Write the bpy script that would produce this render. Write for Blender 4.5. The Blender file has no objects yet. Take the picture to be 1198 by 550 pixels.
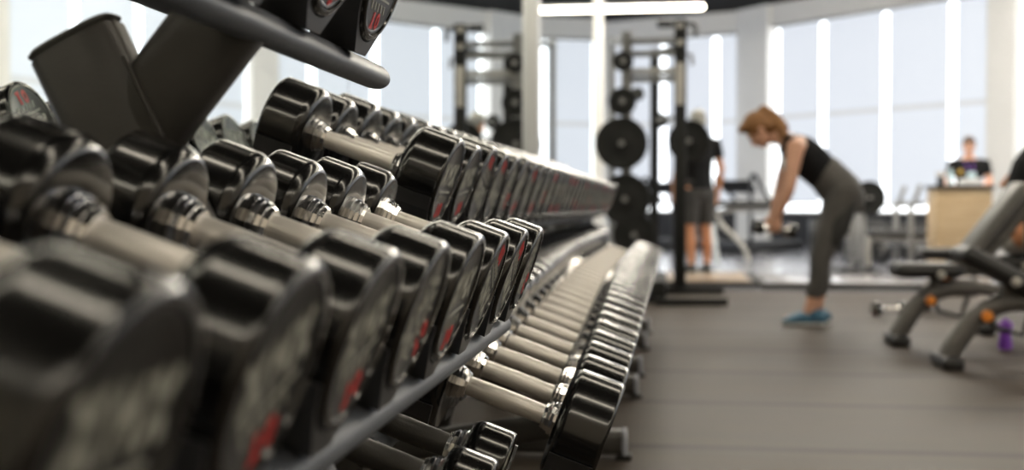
import bpy, math, random
from mathutils import Vector, Matrix
random.seed(7)
PI = math.pi
SC = bpy.context.scene
COL = SC.collection
H = 0.81            # camera height
F = 1400.0          # focal length in pixels of the 1198 wide frame
YAW, PITCH = math.radians(7.69), math.radians(1.43)

# ------------------------------------------------------------------ camera
cam_d = bpy.data.cameras.new('camera')
cam = bpy.data.objects.new('camera', cam_d); COL.objects.link(cam)
cam.location = (0, 0, H)
cam.rotation_euler = (PI/2 - PITCH, 0, YAW)
cam_d.sensor_fit = 'HORIZONTAL'; cam_d.sensor_width = 36; cam_d.lens = 36*F/1198
cam_d.clip_start = 0.02; cam_d.clip_end = 200
cam_d.dof.use_dof = True; cam_d.dof.focus_distance = 1.65
cam_d.dof.aperture_fstop = cam_d.lens/13.5
SC.camera = cam
CM = Matrix.Translation((0, 0, H)) @ cam.rotation_euler.to_matrix().to_4x4()
CY, SY = math.cos(YAW), math.sin(YAW)

def at(u, v, D):
    """world point at depth D in the direction of photo pixel (u, v)"""
    return CM @ Vector(((u-599)/F*D, (275-v)/F*D, -D))
def y_of(D, x): return (D + x*SY)/CY

# ------------------------------------------------------------------ materials
def mat(name, col, rough=0.5, metal=0.0, spec=0.5, coat=0.0, emit=None, estr=0.0, coat_rough=0.05):
    m = bpy.data.materials.new(name); m.use_nodes = True
    b = m.node_tree.nodes['Principled BSDF']
    b.inputs['Base Color'].default_value = (*col, 1)
    b.inputs['Roughness'].default_value = rough
    b.inputs['Metallic'].default_value = metal
    b.inputs['Specular IOR Level'].default_value = spec
    b.inputs['Coat Weight'].default_value = coat
    b.inputs['Coat Roughness'].default_value = coat_rough
    if emit:
        b.inputs['Emission Color'].default_value = (*emit, 1)
        b.inputs['Emission Strength'].default_value = estr
    return m
def bsdf(m): return m.node_tree.nodes['Principled BSDF']
def N(m, t, **kw):
    n = m.node_tree.nodes.new(t)
    for k, v in kw.items(): setattr(n, k, v)
    return n
def L(m, a, b): m.node_tree.links.new(a, b)
def noisy(m, col2, scale=8, vec_scale=(1, 1, 1), detail=4, lo=0.35, hi=0.65, bump=0.0, bump_scale=None, rough2=None, coords='Object'):
    """mix a second colour in by noise; optional bump"""
    b = bsdf(m)
    tc = N(m, 'ShaderNodeTexCoord'); mp = N(m, 'ShaderNodeMapping')
    mp.inputs['Scale'].default_value = vec_scale
    L(m, tc.outputs[coords], mp.inputs['Vector'])
    nz = N(m, 'ShaderNodeTexNoise'); nz.inputs['Scale'].default_value = scale; nz.inputs['Detail'].default_value = detail
    L(m, mp.outputs['Vector'], nz.inputs['Vector'])
    cr = N(m, 'ShaderNodeValToRGB')
    cr.color_ramp.elements[0].position = lo; cr.color_ramp.elements[1].position = hi
    cr.color_ramp.elements[0].color = b.inputs['Base Color'].default_value
    cr.color_ramp.elements[1].color = (*col2, 1)
    L(m, nz.outputs['Fac'], cr.inputs['Fac']); L(m, cr.outputs['Color'], b.inputs['Base Color'])
    if bump:
        nb = N(m, 'ShaderNodeTexNoise'); nb.inputs['Scale'].default_value = bump_scale or scale*6
        L(m, mp.outputs['Vector'], nb.inputs['Vector'])
        bp = N(m, 'ShaderNodeBump'); bp.inputs['Strength'].default_value = bump; bp.inputs['Distance'].default_value = 0.002
        L(m, nb.outputs['Fac'], bp.inputs['Height']); L(m, bp.outputs['Normal'], b.inputs['Normal'])
    return m

M = {}
M['head'] = noisy(mat('black_urethane', (0.0032, 0.0032, 0.0033), 0.19, 0.0, 0.6, 0.35, coat_rough=0.06), (0.0045, 0.0043, 0.0042), 6)
M['face'] = noisy(mat('dark_end_plate', (0.017, 0.017, 0.017), 0.33, 0.0, 0.35), (0.026, 0.026, 0.025), 9)
M['letter'] = noisy(mat('pale_print', (0.36, 0.36, 0.31), 0.5), (0.44, 0.44, 0.38), 30)
M['red'] = noisy(mat('red_print', (0.62, 0.02, 0.02), 0.45), (0.70, 0.03, 0.025), 30)
M['chrome'] = noisy(mat('chrome', (0.92, 0.92, 0.93), 0.12, 1.0), (0.82, 0.82, 0.83), 12)
M['knurl'] = noisy(mat('knurled_steel', (0.80, 0.765, 0.715), 0.36, 0.45), (0.88, 0.84, 0.79), 10, (0.5, 8, 8), bump=0.25, bump_scale=60)
M['rail'] = noisy(mat('blue_grey_powder_coat', (0.085, 0.092, 0.108), 0.48, spec=0.35), (0.10, 0.108, 0.124), 40, bump=0.1)
M['frame'] = noisy(mat('black_powder_coat', (0.036, 0.033, 0.030), 0.42), (0.042, 0.039, 0.035), 30, bump=0.15, bump_scale=350)
M['cagepaint'] = noisy(mat('matt_black_cage_paint', (0.016, 0.016, 0.015), 0.6, spec=0.25), (0.02, 0.02, 0.019), 20)
M['cradle'] = noisy(mat('black_cradle_plastic', (0.035, 0.035, 0.037), 0.38), (0.045, 0.045, 0.047), 20)
M['cap'] = noisy(mat('grey_tube_cap', (0.34, 0.36, 0.41), 0.4), (0.38, 0.40, 0.45), 20)
M['capdark'] = noisy(mat('dull_tube_plug', (0.07, 0.072, 0.066), 0.5), (0.085, 0.087, 0.08), 20)
M['mirror'] = noisy(mat('silvered_mirror', (0.86, 0.90, 0.885), 0.0, 1.0), (0.87, 0.905, 0.89), 1)
M['steelpost'] = noisy(mat('brushed_aluminium', (0.80, 0.82, 0.84), 0.35, 0.3), (0.85, 0.87, 0.89), 4, (6, 6, 0.3))
M['wall'] = noisy(mat('white_wall_paint', (0.85, 0.835, 0.805), 0.7), (0.88, 0.865, 0.835), 2)
M['beige'] = noisy(mat('beige_wall_paint', (0.56, 0.50, 0.42), 0.7), (0.60, 0.54, 0.455), 1.5)
M['knee'] = noisy(mat('dark_knee_wall', (0.02, 0.02, 0.022), 0.6), (0.03, 0.03, 0.032), 3)
M['ceil'] = noisy(mat('black_ceiling', (0.006, 0.0055, 0.005), 0.9, spec=0.15), (0.009, 0.008, 0.0075), 2)
M['blind'] = mat('daylight_glow_blind', (0.22, 0.23, 0.24), 0.8, spec=0.2, emit=(0.86, 0.91, 1.0), estr=0.76)  # daylight through the fabric is put in as emission
M['blindseam'] = mat('dim_glow_blind_seam', (0.22, 0.22, 0.22), 0.8, spec=0.2, emit=(0.90, 0.92, 0.95), estr=0.60)  # weaker daylight glow along the seam, also put in as emission
M['sky'] = mat('bright_daylight_glass', (0.8, 0.8, 0.8), 0.1, emit=(0.93, 0.97, 1.0), estr=3.0)
M['tube'] = mat('lit_lamp_tube', (0.9, 0.9, 0.8), 0.4, emit=(1.0, 0.90, 0.73), estr=15.0)
M['hallfill'] = mat('added_hall_fill_tube', (0.9, 0.9, 0.85), 0.4, emit=(1.0, 0.93, 0.80), estr=62.0)  # strong glow for the added hall lamps that lift the far wall
M['lampbody'] = noisy(mat('lamp_housing', (0.5, 0.5, 0.5), 0.4), (0.55, 0.55, 0.55), 5)
M['plate'] = noisy(mat('black_iron_plate', (0.013, 0.013, 0.012), 0.6, spec=0.25), (0.018, 0.018, 0.017), 9, bump=0.2)
M['vinyl'] = noisy(mat('black_vinyl', (0.018, 0.018, 0.019), 0.45), (0.024, 0.024, 0.025), 14, bump=0.2)
M['bench'] = noisy(mat('grey_bench_steel', (0.12, 0.115, 0.108), 0.40, 0.3), (0.15, 0.143, 0.133), 12)
M['greyvinyl'] = noisy(mat('grey_bench_back', (0.10, 0.097, 0.09), 0.5), (0.125, 0.12, 0.112), 9)
M['orange'] = noisy(mat('orange_knob', (0.80, 0.24, 0.02), 0.4), (0.84, 0.28, 0.03), 20)
M['purple'] = noisy(mat('purple_plastic', (0.20, 0.05, 0.46), 0.35), (0.25, 0.07, 0.52), 14)
M['lightsteel'] = noisy(mat('light_grey_steel', (0.46, 0.445, 0.41), 0.4, 0.2), (0.52, 0.5, 0.46), 9)
M['midsteel'] = noisy(mat('mid_grey_steel', (0.22, 0.22, 0.22), 0.4, 0.2), (0.26, 0.26, 0.255), 9)
M['skin'] = noisy(mat('skin', (0.66, 0.36, 0.24), 0.5), (0.70, 0.39, 0.265), 12)
M['skin2'] = noisy(mat('tanned_skin', (0.58, 0.25, 0.12), 0.5), (0.62, 0.28, 0.14), 12)
M['hair'] = noisy(mat('auburn_hair', (0.20, 0.085, 0.025), 0.5), (0.30, 0.14, 0.045), 18, (1, 1, 5), bump=0.4, bump_scale=90)
M['darkhair'] = noisy(mat('dark_brown_hair', (0.05, 0.028, 0.016), 0.5), (0.08, 0.045, 0.026), 20, bump=0.4)
M['greyhair'] = noisy(mat('grey_hair', (0.26, 0.25, 0.22), 0.6), (0.34, 0.33, 0.29), 20, bump=0.4)
M['blackcloth'] = noisy(mat('black_jersey', (0.008, 0.008, 0.009), 0.85, spec=0.2), (0.013, 0.013, 0.014), 12, bump=0.2)
M['leggings'] = noisy(mat('charcoal_leggings', (0.072, 0.068, 0.064), 0.7), (0.10, 0.094, 0.088), 5, bump=0.15)
M['leggings2'] = noisy(mat('dark_mesh_panel', (0.03, 0.03, 0.03), 0.8), (0.037, 0.037, 0.036), 8)
M['greycloth'] = noisy(mat('dark_grey_cloth', (0.045, 0.044, 0.043), 0.85), (0.06, 0.058, 0.056), 8)
M['palecloth'] = noisy(mat('pale_cloth', (0.5, 0.48, 0.44), 0.85), (0.56, 0.54, 0.5), 8)
M['shoe'] = noisy(mat('blue_shoe', (0.03, 0.11, 0.19), 0.6), (0.05, 0.17, 0.27), 25)
M['sole'] = noisy(mat('pale_sole', (0.55, 0.55, 0.53), 0.6), (0.6, 0.6, 0.58), 25)
M['eye'] = noisy(mat('dark_eye', (0.03, 0.02, 0.015), 0.2), (0.04, 0.03, 0.02), 25)
M['lip'] = noisy(mat('lip', (0.45, 0.16, 0.13), 0.5), (0.48, 0.18, 0.14), 25)
M['badge'] = noisy(mat('pale_blue_badge', (0.50, 0.68, 0.75), 0.5), (0.55, 0.72, 0.79), 9)
M['gold'] = noisy(mat('yellow_crest', (0.5, 0.32, 0.05), 0.5), (0.55, 0.36, 0.07), 30)
M['paper'] = noisy(mat('white_paper', (0.80, 0.80, 0.80), 0.7), (0.84, 0.84, 0.84), 9)
M['black'] = noisy(mat('black_plastic', (0.015, 0.015, 0.016), 0.4), (0.02, 0.02, 0.021), 9)

def wood(name, c1, c2, rough=0.5, scale=3, stretch=(1, 1, 9)):
    m = mat(name, c1, rough)
    return noisy(m, c2, scale, stretch, 6, 0.3, 0.7)
M['wood'] = wood('light_oak', (0.44, 0.31, 0.17), (0.55, 0.41, 0.25))
M['plank'] = wood('platform_planks', (0.30, 0.22, 0.15), (0.38, 0.29, 0.20), 0.35, 3, (9, 1, 1))
M['gloss'] = noisy(mat('lacquered_platform', (0.42, 0.40, 0.41), 0.12), (0.48, 0.46, 0.47), 4, (6, 1, 1))
M['rubberedge'] = noisy(mat('dark_rubber_edge', (0.03, 0.028, 0.026), 0.6), (0.04, 0.037, 0.034), 6)

def floor_mat():
    m = mat('rubber_mat_floor', (0.10, 0.09, 0.08), 0.5, spec=0.10)
    b = bsdf(m)
    tc = N(m, 'ShaderNodeTexCoord'); sp = N(m, 'ShaderNodeSeparateXYZ'); L(m, tc.outputs['Object'], sp.inputs[0])
    def mth(op, a, bb=None):
        n = N(m, 'ShaderNodeMath', operation=op)
        for i, s in enumerate((a, bb)):
            if s is None: continue
            if isinstance(s, (int, float)): n.inputs[i].default_value = s
            else: L(m, s, n.inputs[i])
        return n.outputs[0]
    wob = N(m, 'ShaderNodeTexNoise'); wob.inputs['Scale'].default_value = 0.9
    L(m, tc.outputs['Object'], wob.inputs['Vector'])
    yy = mth('ADD', sp.outputs['Y'], mth('MULTIPLY', mth('SUBTRACT', wob.outputs['Fac'], 0.5), 0.05))
    fr = mth('FRACT', mth('DIVIDE', mth('SUBTRACT', yy, 4.03), 0.92))
    d = mth('ABSOLUTE', mth('SUBTRACT', fr, 0.5))           # 0.5 at a seam
    seam = N(m, 'ShaderNodeMapRange'); seam.inputs['From Min'].default_value = 0.44; seam.inputs['From Max'].default_value = 0.49
    L(m, d, seam.inputs['Value'])
    mp = N(m, 'ShaderNodeMapping'); mp.inputs['Scale'].default_value = (0.7, 4.0, 1); L(m, tc.outputs['Object'], mp.inputs['Vector'])
    nz = N(m, 'ShaderNodeTexNoise'); nz.inputs['Scale'].default_value = 1.6; nz.inputs['Detail'].default_value = 5
    L(m, mp.outputs['Vector'], nz.inputs['Vector'])
    cr = N(m, 'ShaderNodeValToRGB')
    cr.color_ramp.elements[0].position = 0.3; cr.color_ramp.elements[0].color = (0.066, 0.053, 0.0415, 1)
    cr.color_ramp.elements[1].position = 0.75; cr.color_ramp.elements[1].color = (0.110, 0.089, 0.071, 1)
    L(m, nz.outputs['Fac'], cr.inputs['Fac'])
    mx = N(m, 'ShaderNodeMixRGB'); mx.inputs['Color2'].default_value = (0.026, 0.021, 0.017, 1)
    mul = mth('MULTIPLY', seam.outputs['Result'], 0.85)
    L(m, mul, mx.inputs['Fac']); L(m, cr.outputs['Color'], mx.inputs['Color1']); L(m, mx.outputs['Color'], b.inputs['Base Color'])
    rr = N(m, 'ShaderNodeMapRange'); rr.inputs['To Min'].default_value = 0.42; rr.inputs['To Max'].default_value = 0.6
    L(m, nz.outputs['Fac'], rr.inputs['Value']); L(m, rr.outputs['Result'], b.inputs['Roughness'])
    return m
M['floor'] = floor_mat()
M['tilefloor'] = noisy(mat('glossy_blue_grey_floor', (0.24, 0.245, 0.28), 0.17), (0.31, 0.315, 0.35), 1.2)

# ------------------------------------------------------------------ mesh helpers
class MB:
    def __init__(s): s.v, s.f, s.mi = [], [], []
    def add(s, vs, fs, mi=0, mx=None):
        b = len(s.v)
        s.v += [tuple(mx @ Vector(p)) if mx else tuple(p) for p in vs]
        s.f += [tuple(i+b for i in f) for f in fs]; s.mi += [mi]*len(fs)
        return s
    def box(s, c, d, mx=None, bev=0.0, mi=0):
        """axis box with chamfered edges"""
        x, y, z = (q/2 for q in d)
        b = min(bev, x*0.9, y*0.9, z*0.9)
        if b <= 0:
            vs = [(c[0]+i*x, c[1]+j*y, c[2]+k*z) for i in (-1, 1) for j in (-1, 1) for k in (-1, 1)]
            return s.add(vs, [(0, 1, 3, 2), (4, 6, 7, 5), (0, 4, 5, 1), (2, 3, 7, 6), (0, 2, 6, 4), (1, 5, 7, 3)], mi, mx)
        rings = []
        n = 5
        for k, (zz, ins) in enumerate(((-z, b), (-z+b*0.3, b*0.3), (-z+b, 0), (z-b, 0), (z-b*0.3, b*0.3), (z, b))):
            r = []
            for (sx, sy, a0) in ((1, 1, 0), (-1, 1, PI/2), (-1, -1, PI), (1, -1, 1.5*PI)):
                for q in range(n):
                    a = a0 + PI/2*q/(n-1)
                    rad = b - ins if b > ins else 0
                    cx, cy = sx*(x-b), sy*(y-b)
                    r.append((c[0]+cx+math.cos(a)*max(rad, b*0.02), c[1]+cy+math.sin(a)*max(rad, b*0.02), c[2]+zz))
            rings.append(r)
        return s.rings(rings, True, mi, mx)
    def rings(s, rings, caps=True, mi=0, mx=None, closed=False):
        n = len(rings[0]); vs = [p for r in rings for p in r]; fs = []
        R = len(rings)
        for i in range(R if closed else R-1):
            for j in range(n):
                a, b_ = i*n+j, i*n+(j+1) % n
                c, d = ((i+1) % R)*n+(j+1) % n, ((i+1) % R)*n+j
                fs.append((a, b_, c, d))
        if caps and not closed:
            fs.append(tuple(reversed(range(n)))); fs.append(tuple(range((R-1)*n, R*n)))
        return s.add(vs, fs, mi, mx)
    def lathe(s, prof, seg=40, mx=None, mi=0):
        """profile [(x, r)] turned about the X axis"""
        rings = [[(x, r*math.cos(2*PI*j/seg), r*math.sin(2*PI*j/seg)) for j in range(seg)] for x, r in prof]
        return s.rings(rings, True, mi, mx)
    def tube(s, pts, rad, seg=14, mi=0, up=None, caps=True, rounded=False):
        """swept ellipse; rad: a number, (a, b), or one of those per point. a lies sideways, b along 'up'"""
        P = [Vector(p) for p in pts]; n = len(P)
        if isinstance(rad, (int, float)): rad = [(rad, rad)]*n
        elif isinstance(rad, tuple): rad = [rad]*n
        rad = [(r, r) if isinstance(r, (int, float)) else r for r in rad]
        T = []
        for i in range(n):
            t = (P[min(i+1, n-1)] - P[max(i-1, 0)]); T.append(t.normalized())
        u0 = Vector(up) if up else (Vector((0, 0, 1)) if abs(T[0].z) < 0.9 else Vector((0, 1, 0)))
        rings = []
        def ring(p, t, a, b):
            sd = t.cross(u0)
            if sd.length < 1e-4: sd = t.cross(Vector((1, 0.01, 0)))
            sd.normalize(); w = sd.cross(t).normalized()
            return [tuple(p + sd*(a*math.cos(2*PI*j/seg)) + w*(b*math.sin(2*PI*j/seg))) for j in range(seg)]
        if rounded:
            for q in (0.08, 0.45, 0.8):
                rr = math.sqrt(1-(1-q)**2); e = min(rad[0])
                rings.append(ring(P[0]-T[0]*e*(1-q), T[0], rad[0][0]*rr, rad[0][1]*rr))
        for i in range(n): rings.append(ring(P[i], T[i], *rad[i]))
        if rounded:
            for q in (0.8, 0.45, 0.08):
                rr = math.sqrt(1-(1-q)**2); e = min(rad[-1])
                rings.append(ring(P[-1]+T[-1]*e*(1-q), T[-1], rad[-1][0]*rr, rad[-1][1]*rr))
        return s.rings(rings, caps, mi)
    def ell(s, c, r, mx=None, seg=18, mi=0):
        c = Vector(c); rings = []
        K = 12
        for i in range(K+1):
            th = PI*(0.02 + 0.96*i/K)
            rings.append([(c.x+r[0]*math.sin(th)*math.cos(2*PI*j/seg), c.y+r[1]*math.sin(th)*math.sin(2*PI*j/seg), c.z-r[2]*math.cos(th)) for j in range(seg)])
        return s.rings(rings, True, mi, mx)
    def prism(s, poly, x0, x1, mx=None, mi=0):
        """polygon in (y, z) extruded along X"""
        n = len(poly)
        vs = [(x0, y, z) for y, z in poly] + [(x1, y, z) for y, z in poly]
        fs = [tuple(reversed(range(n))), tuple(range(n, 2*n))] + [(j, (j+1) % n, n+(j+1) % n, n+j) for j in range(n)]
        return s.add(vs, fs, mi, mx)
    def mesh(s, name, mats, smooth=True, ang=38):
        me = bpy.data.meshes.new(name); me.from_pydata(s.v, [], s.f)
        for m in (mats if isinstance(mats, (list, tuple)) else [mats]): me.materials.append(m)
        me.polygons.foreach_set('material_index', s.mi)
        if smooth:
            me.polygons.foreach_set('use_smooth', [True]*len(me.polygons))
            me.set_sharp_from_angle(angle=math.radians(ang))
        me.update()
        return me
    def build(s, name, mats, parent=None, smooth=True, ang=38):
        return link(name, s.mesh(name, mats, smooth, ang), parent)

def link(name, me, parent=None, mx=None):
    o = bpy.data.objects.new(name, me); COL.objects.link(o)
    if parent: o.parent = parent
    if mx is not None: o.matrix_local = mx
    return o
def tag(o, label=None, cat=None, group=None, kind=None):
    if label: o['label'] = label
    if cat: o['category'] = cat
    if group: o['group'] = group
    if kind: o['kind'] = kind
    return o
def thing(name, label, cat, loc=(0, 0, 0), rotz=0.0, group=None):
    o = bpy.data.objects.new(name, None); COL.objects.link(o)
    o.empty_display_size = 0.1
    o.location = loc; o.rotation_euler = (0, 0, rotz)
    return tag(o, label, cat, group)
KIDS = {}
def copy_tree(o, parent=None):
    c = o.copy(); COL.objects.link(c)
    if parent is not None: c.parent = parent
    for ch in list(o.children): copy_tree(ch, c)
    return c
ORD = ['', 'first', 'second', 'third', 'fourth', 'fifth', 'sixth', 'seventh', 'eighth', 'ninth', 'tenth', 'eleventh', 'twelfth', 'thirteenth',
       'fourteenth', 'fifteenth', 'sixteenth', 'seventeenth', 'eighteenth', 'nineteenth', 'twentieth', 'twenty-first', 'twenty-second',
       'twenty-third', 'twenty-fourth', 'twenty-fifth', 'twenty-sixth', 'twenty-seventh', 'twenty-eighth', 'twenty-ninth', 'thirtieth', 'thirty-first']
def bez(pts, n=24):
    """Catmull-Rom through pts"""
    P = [Vector(p) for p in pts]; P = [P[0]*2-P[1]] + P + [P[-1]*2-P[-2]]
    out = []
    m = len(P)-3
    for k in range(m):
        for i in range(n//m + 1):
            t = i/(n//m + 1)
            a, b, c, d = P[k:k+4]
            out.append(0.5*((2*b) + (-a+c)*t + (2*a-5*b+4*c-d)*t*t + (-a+3*b-3*c+d)*t**3))
    out.append(P[-2]); return out

# ------------------------------------------------------------------ dumbbells
TILT = math.radians(20)
CT, ST = math.cos(TILT), math.sin(TILT)
MESHES = {}
def head_mesh(d, w):
    r = d/2
    prof = [(0.0004, r*0.28), (0.0, r*0.32), (0.0, r*0.84), (0.0002, r*0.86), (0.0018, r*0.895), (0.0050, r*0.938), (0.0085, r*0.970), (0.0125, r*0.992), (0.0155, r*0.999), (0.0165, r), (0.0175, r), (0.020, r),
            (w-0.010, r), (w-0.0070, r), (w-0.0062, r*0.9985), (w-0.0042, r*0.990), (w-0.0022, r*0.970), (w-0.0010, r*0.945), (w-0.0010, r*0.885), (w-0.0045, r*0.870), (w-0.0045, r*0.02)]
    return MB().lathe(prof, 56).mesh('head', M['head'], ang=55)
def plate_mesh(d, w):
    r = d/2
    return MB().lathe([(w-0.0048, r*0.86), (w-0.0030, r*0.858), (w-0.0028, r*0.83), (w-0.0030, r*0.80), (w-0.0034, r*0.79), (w-0.0034, r*0.002)], 56).mesh('end_plate', M['face'], ang=30)
def stroke(mb, p, q, wd, x, t=0.0009):
    p, q = Vector(p), Vector(q); d = (q-p).normalized(); n = Vector((-d.y, d.x))*wd/2
    mb.prism([tuple(p-n), tuple(q-n), tuple(q+n), tuple(p+n)], x, x+t)
def emblem_mesh(d, w):
    """pale printed cross-stroke letters across the plate"""
    r = d/2; mb = MB(); x = w-0.0036
    def S(a, b, wd=0.075): stroke(mb, (a[0]*r, a[1]*r), (b[0]*r, b[1]*r), wd*r, x)
    # big X
    S((-0.62, 0.42), (-0.30, -0.06), 0.11); S((-0.30, 0.42), (-0.62, -0.06), 0.11)
    # M
    S((-0.12, -0.04), (-0.12, 0.42)); S((-0.12, 0.42), (0.02, 0.12)); S((0.02, 0.12), (0.16, 0.42)); S((0.16, 0.42), (0.16, -0.04))
    # second X
    S((0.30, 0.42), (0.62, -0.06), 0.11); S((0.62, 0.42), (0.30, -0.06), 0.11)
    # rule and small letters under it
    S((-0.55, -0.20), (0.55, -0.20), 0.04)
    for k in range(5): S((-0.46+k*0.2, -0.30), (-0.40+k*0.2, -0.44), 0.05)
    return mb.mesh('emblem', M['letter'], smooth=False)
def mark_mesh(d, w):
    """red ring-shaped figure"""
    r = d/2; mb = MB(); x = w-0.0036
    n = 20; c = (0.18*r, -0.60*r)
    o = [(c[0]+0.11*r*math.cos(2*PI*j/n), c[1]+0.155*r*math.sin(2*PI*j/n)) for j in range(n)]
    i = [(c[0]+0.045*r*math.cos(2*PI*j/n), c[1]+0.085*r*math.sin(2*PI*j/n)) for j in range(n)]
    for j in range(n):
        k = (j+1) % n
        mb.prism([o[j], o[k], i[k], i[j]], x, x+0.0009)
    stroke(mb, (-0.10*r, -0.47*r), (-0.10*r, -0.74*r), 0.10*r, x)
    stroke(mb, (-0.19*r, -0.74*r), (-0.01*r, -0.74*r), 0.07*r, x)
    return mb.mesh('weight_mark', M['red'], smooth=False)
def collar_mesh():
    prof = [(0, 0.0265), (0.0035, 0.0265), (0.004, 0.0235), (0.005, 0.0235), (0.0055, 0.0255), (0.0095, 0.0250), (0.010, 0.0220), (0.011, 0.0220), (0.0115, 0.0238), (0.0155, 0.0225), (0.016, 0.0195), (0.017, 0.0195), (0.0175, 0.0205), (0.0215, 0.0185), (0.023, 0.0168)]
    prof = [(x*1.12, r*1.10) for x, r in prof[:-1]] + [(0.0245, 0.0170)]
    return MB().lathe(prof, 14).mesh('collar', M['chrome'], smooth=False)
def dumbbell(d, w, grip, hr=0.0158, turn=None, hm_mat='knurl'):
    """root at the middle of the axis; +X is the end that faces the room"""
    key = (round(d, 4), round(w, 4), round(grip, 4), hr, hm_mat)
    if key not in MESHES:
        hp = [(-grip/2, hr*0.96), (-grip/2+0.004, hr), (-grip*0.2, hr*1.03), (0, hr*1.05), (grip*0.2, hr*1.03), (grip/2-0.004, hr), (grip/2, hr*0.96)]
        cm = MESHES.setdefault('collar', collar_mesh())
        MESHES[key] = (head_mesh(d, w), plate_mesh(d, w), emblem_mesh(d, w), mark_mesh(d, w), MB().lathe(hp, 32).mesh('handle', M[hm_mat]), cm)
    hm, pm, em, mm, gm, cm = MESHES[key]
    root = bpy.data.objects.new('dumbbell', None); COL.objects.link(root); root.empty_display_size = 0.05
    link('handle', gm, root)
    for sgn in (1, -1):
        flip = Matrix.Identity(4) if sgn > 0 else Matrix.Rotation(PI, 4, 'Z')
        x0 = grip/2 + 0.022
        a = random.choice((0.0, 0.35, -0.4, 1.9, -2.3, 0.9, 2.8, -1.2))
        if turn is not None and sgn > 0: a = turn
        h = link('head', hm, root, flip @ Matrix.Translation((x0, 0, 0)) @ Matrix.Rotation(a, 4, 'X'))
        link('end_plate', pm, h); link('emblem', em, h); link('weight_mark', mm, h)
        link('collar', cm, root, flip @ Matrix.Translation((x0, 0, 0)) @ Matrix.Rotation(PI, 4, 'Z'))
    return root
def half_len(w, grip): return grip/2 + 0.022 + w

# tier: outer right end-plate centre of a dumbbell lies on the line (x, z); y runs along the rack
TIERS = {'A': (-0.220, H-0.100), 'U': (-0.345, H+0.262), 'B': (-0.106, H-0.379), 'D': (-0.400, H+0.038), 'C': (-0.215, H-0.342)}
def tier_frame(t, y):
    x, z = TIERS[t]
    return Matrix(((CT, 0, ST, x), (0, 1, 0, y), (-ST, 0, CT, z), (0, 0, 0, 1)))
PLACED = []      # (tier, y, d, w, total length, rack index)
def place(t, D, d, w, grip, label, group, rack, turn=None):
    y = y_of(D, TIERS[t][0])
    o = dumbbell(d, w, grip, turn=turn, hm_mat='frame' if t == 'C' else 'knurl')
    o.matrix_world = tier_frame(t, y) @ Matrix.Translation((-half_len(w, grip), 0, 0))
    tag(o, label, 'dumbbell', group)
    PLACED.append((t, y, d, w, 2*half_len(w, grip), rack))
    return o
S = 0.195
# middle shelf of the nearest rack
dA = [0.146, 0.143, 0.141, 0.140, 0.144, 0.140, 0.139, 0.137]
for i in range(8):
    extra = {0: 'blurred black dumbbell in the foreground, nearest one on the nearest rack middle shelf',
             7: 'black dumbbell at the far end of the nearest rack middle shelf'}.get(i)
    place('A', 0.478 + S*i, dA[i], 0.062, 0.140, extra or f'black dumbbell with steel handle, {ORD[i+1]} from near end of nearest rack middle shelf',
          'dumbbells on the nearest rack middle shelf', 0, [0.0, 0.35, 0.3, 0.9, 0.1, 2.7, 2.6, 0.9][i])
# top shelf of the nearest rack
for i in range(3):
    place('U', 1.08 + 0.19*i, 0.135, 0.074, 0.128, f'black dumbbell, {ORD[3-i]} from far end of nearest rack top shelf above the angled arm',
          'dumbbells on the nearest rack top shelf', 0)
# low shelf of the nearest rack
for i in range(2):
    place('C', 1.38 + 0.165*i, 0.096, 0.058, 0.118, 'small black dumbbell on nearest rack low shelf, ' + ('nearer of the two' if i == 0 else 'farther of the two'),
          'small dumbbells on the nearest rack low shelf', 0)
# upper and lower shelves of the three racks beyond
dD = [0.168, 0.160, 0.178, 0.172, 0.170, 0.176]
NB_, ND_ = 29, 29
def steps(D0, n): return [D0 + S*i + 0.00036*i*i for i in range(n)]
for i, D in enumerate(steps(2.15, ND_)):
    d = dD[i] if i < 6 else 0.172 + 0.0010*(i-6) + 0.002*math.sin(i*2.1)
    place('D', D, d, round(min(0.15, 0.083 + 0.0025*i), 3), 0.136,
          'large black dumbbell in sharp focus at near end of far racks upper shelf' if i == 0 else f'black dumbbell, {ORD[i+1]} from near end of the far racks upper shelf',
          'dumbbells on the far racks upper shelf', 1 + min(2, i//10), [0.0, 0.1, 2.9, 2.8, 0.9, 0.4, 2.5, 0.3, 1.2, 2.9][i % 10])
for i, D in enumerate(steps(1.93, NB_)):
    d = [0.188, 0.186, 0.185, 0.185, 0.185, 0.185][i] if i < 6 else min(0.208, 0.185 + 0.0012*(i-6))
    place('B', D, d, round(min(0.17, 0.086 + 0.0055*i), 3), 0.136,
          'large black dumbbell at near end of far racks lower shelf, in front of the floor' if i == 0 else f'black dumbbell with steel handle, {ORD[i+1]} from near end of the far racks lower shelf',
          'dumbbells on the far racks lower shelf', 1 + min(2, i//10))

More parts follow.
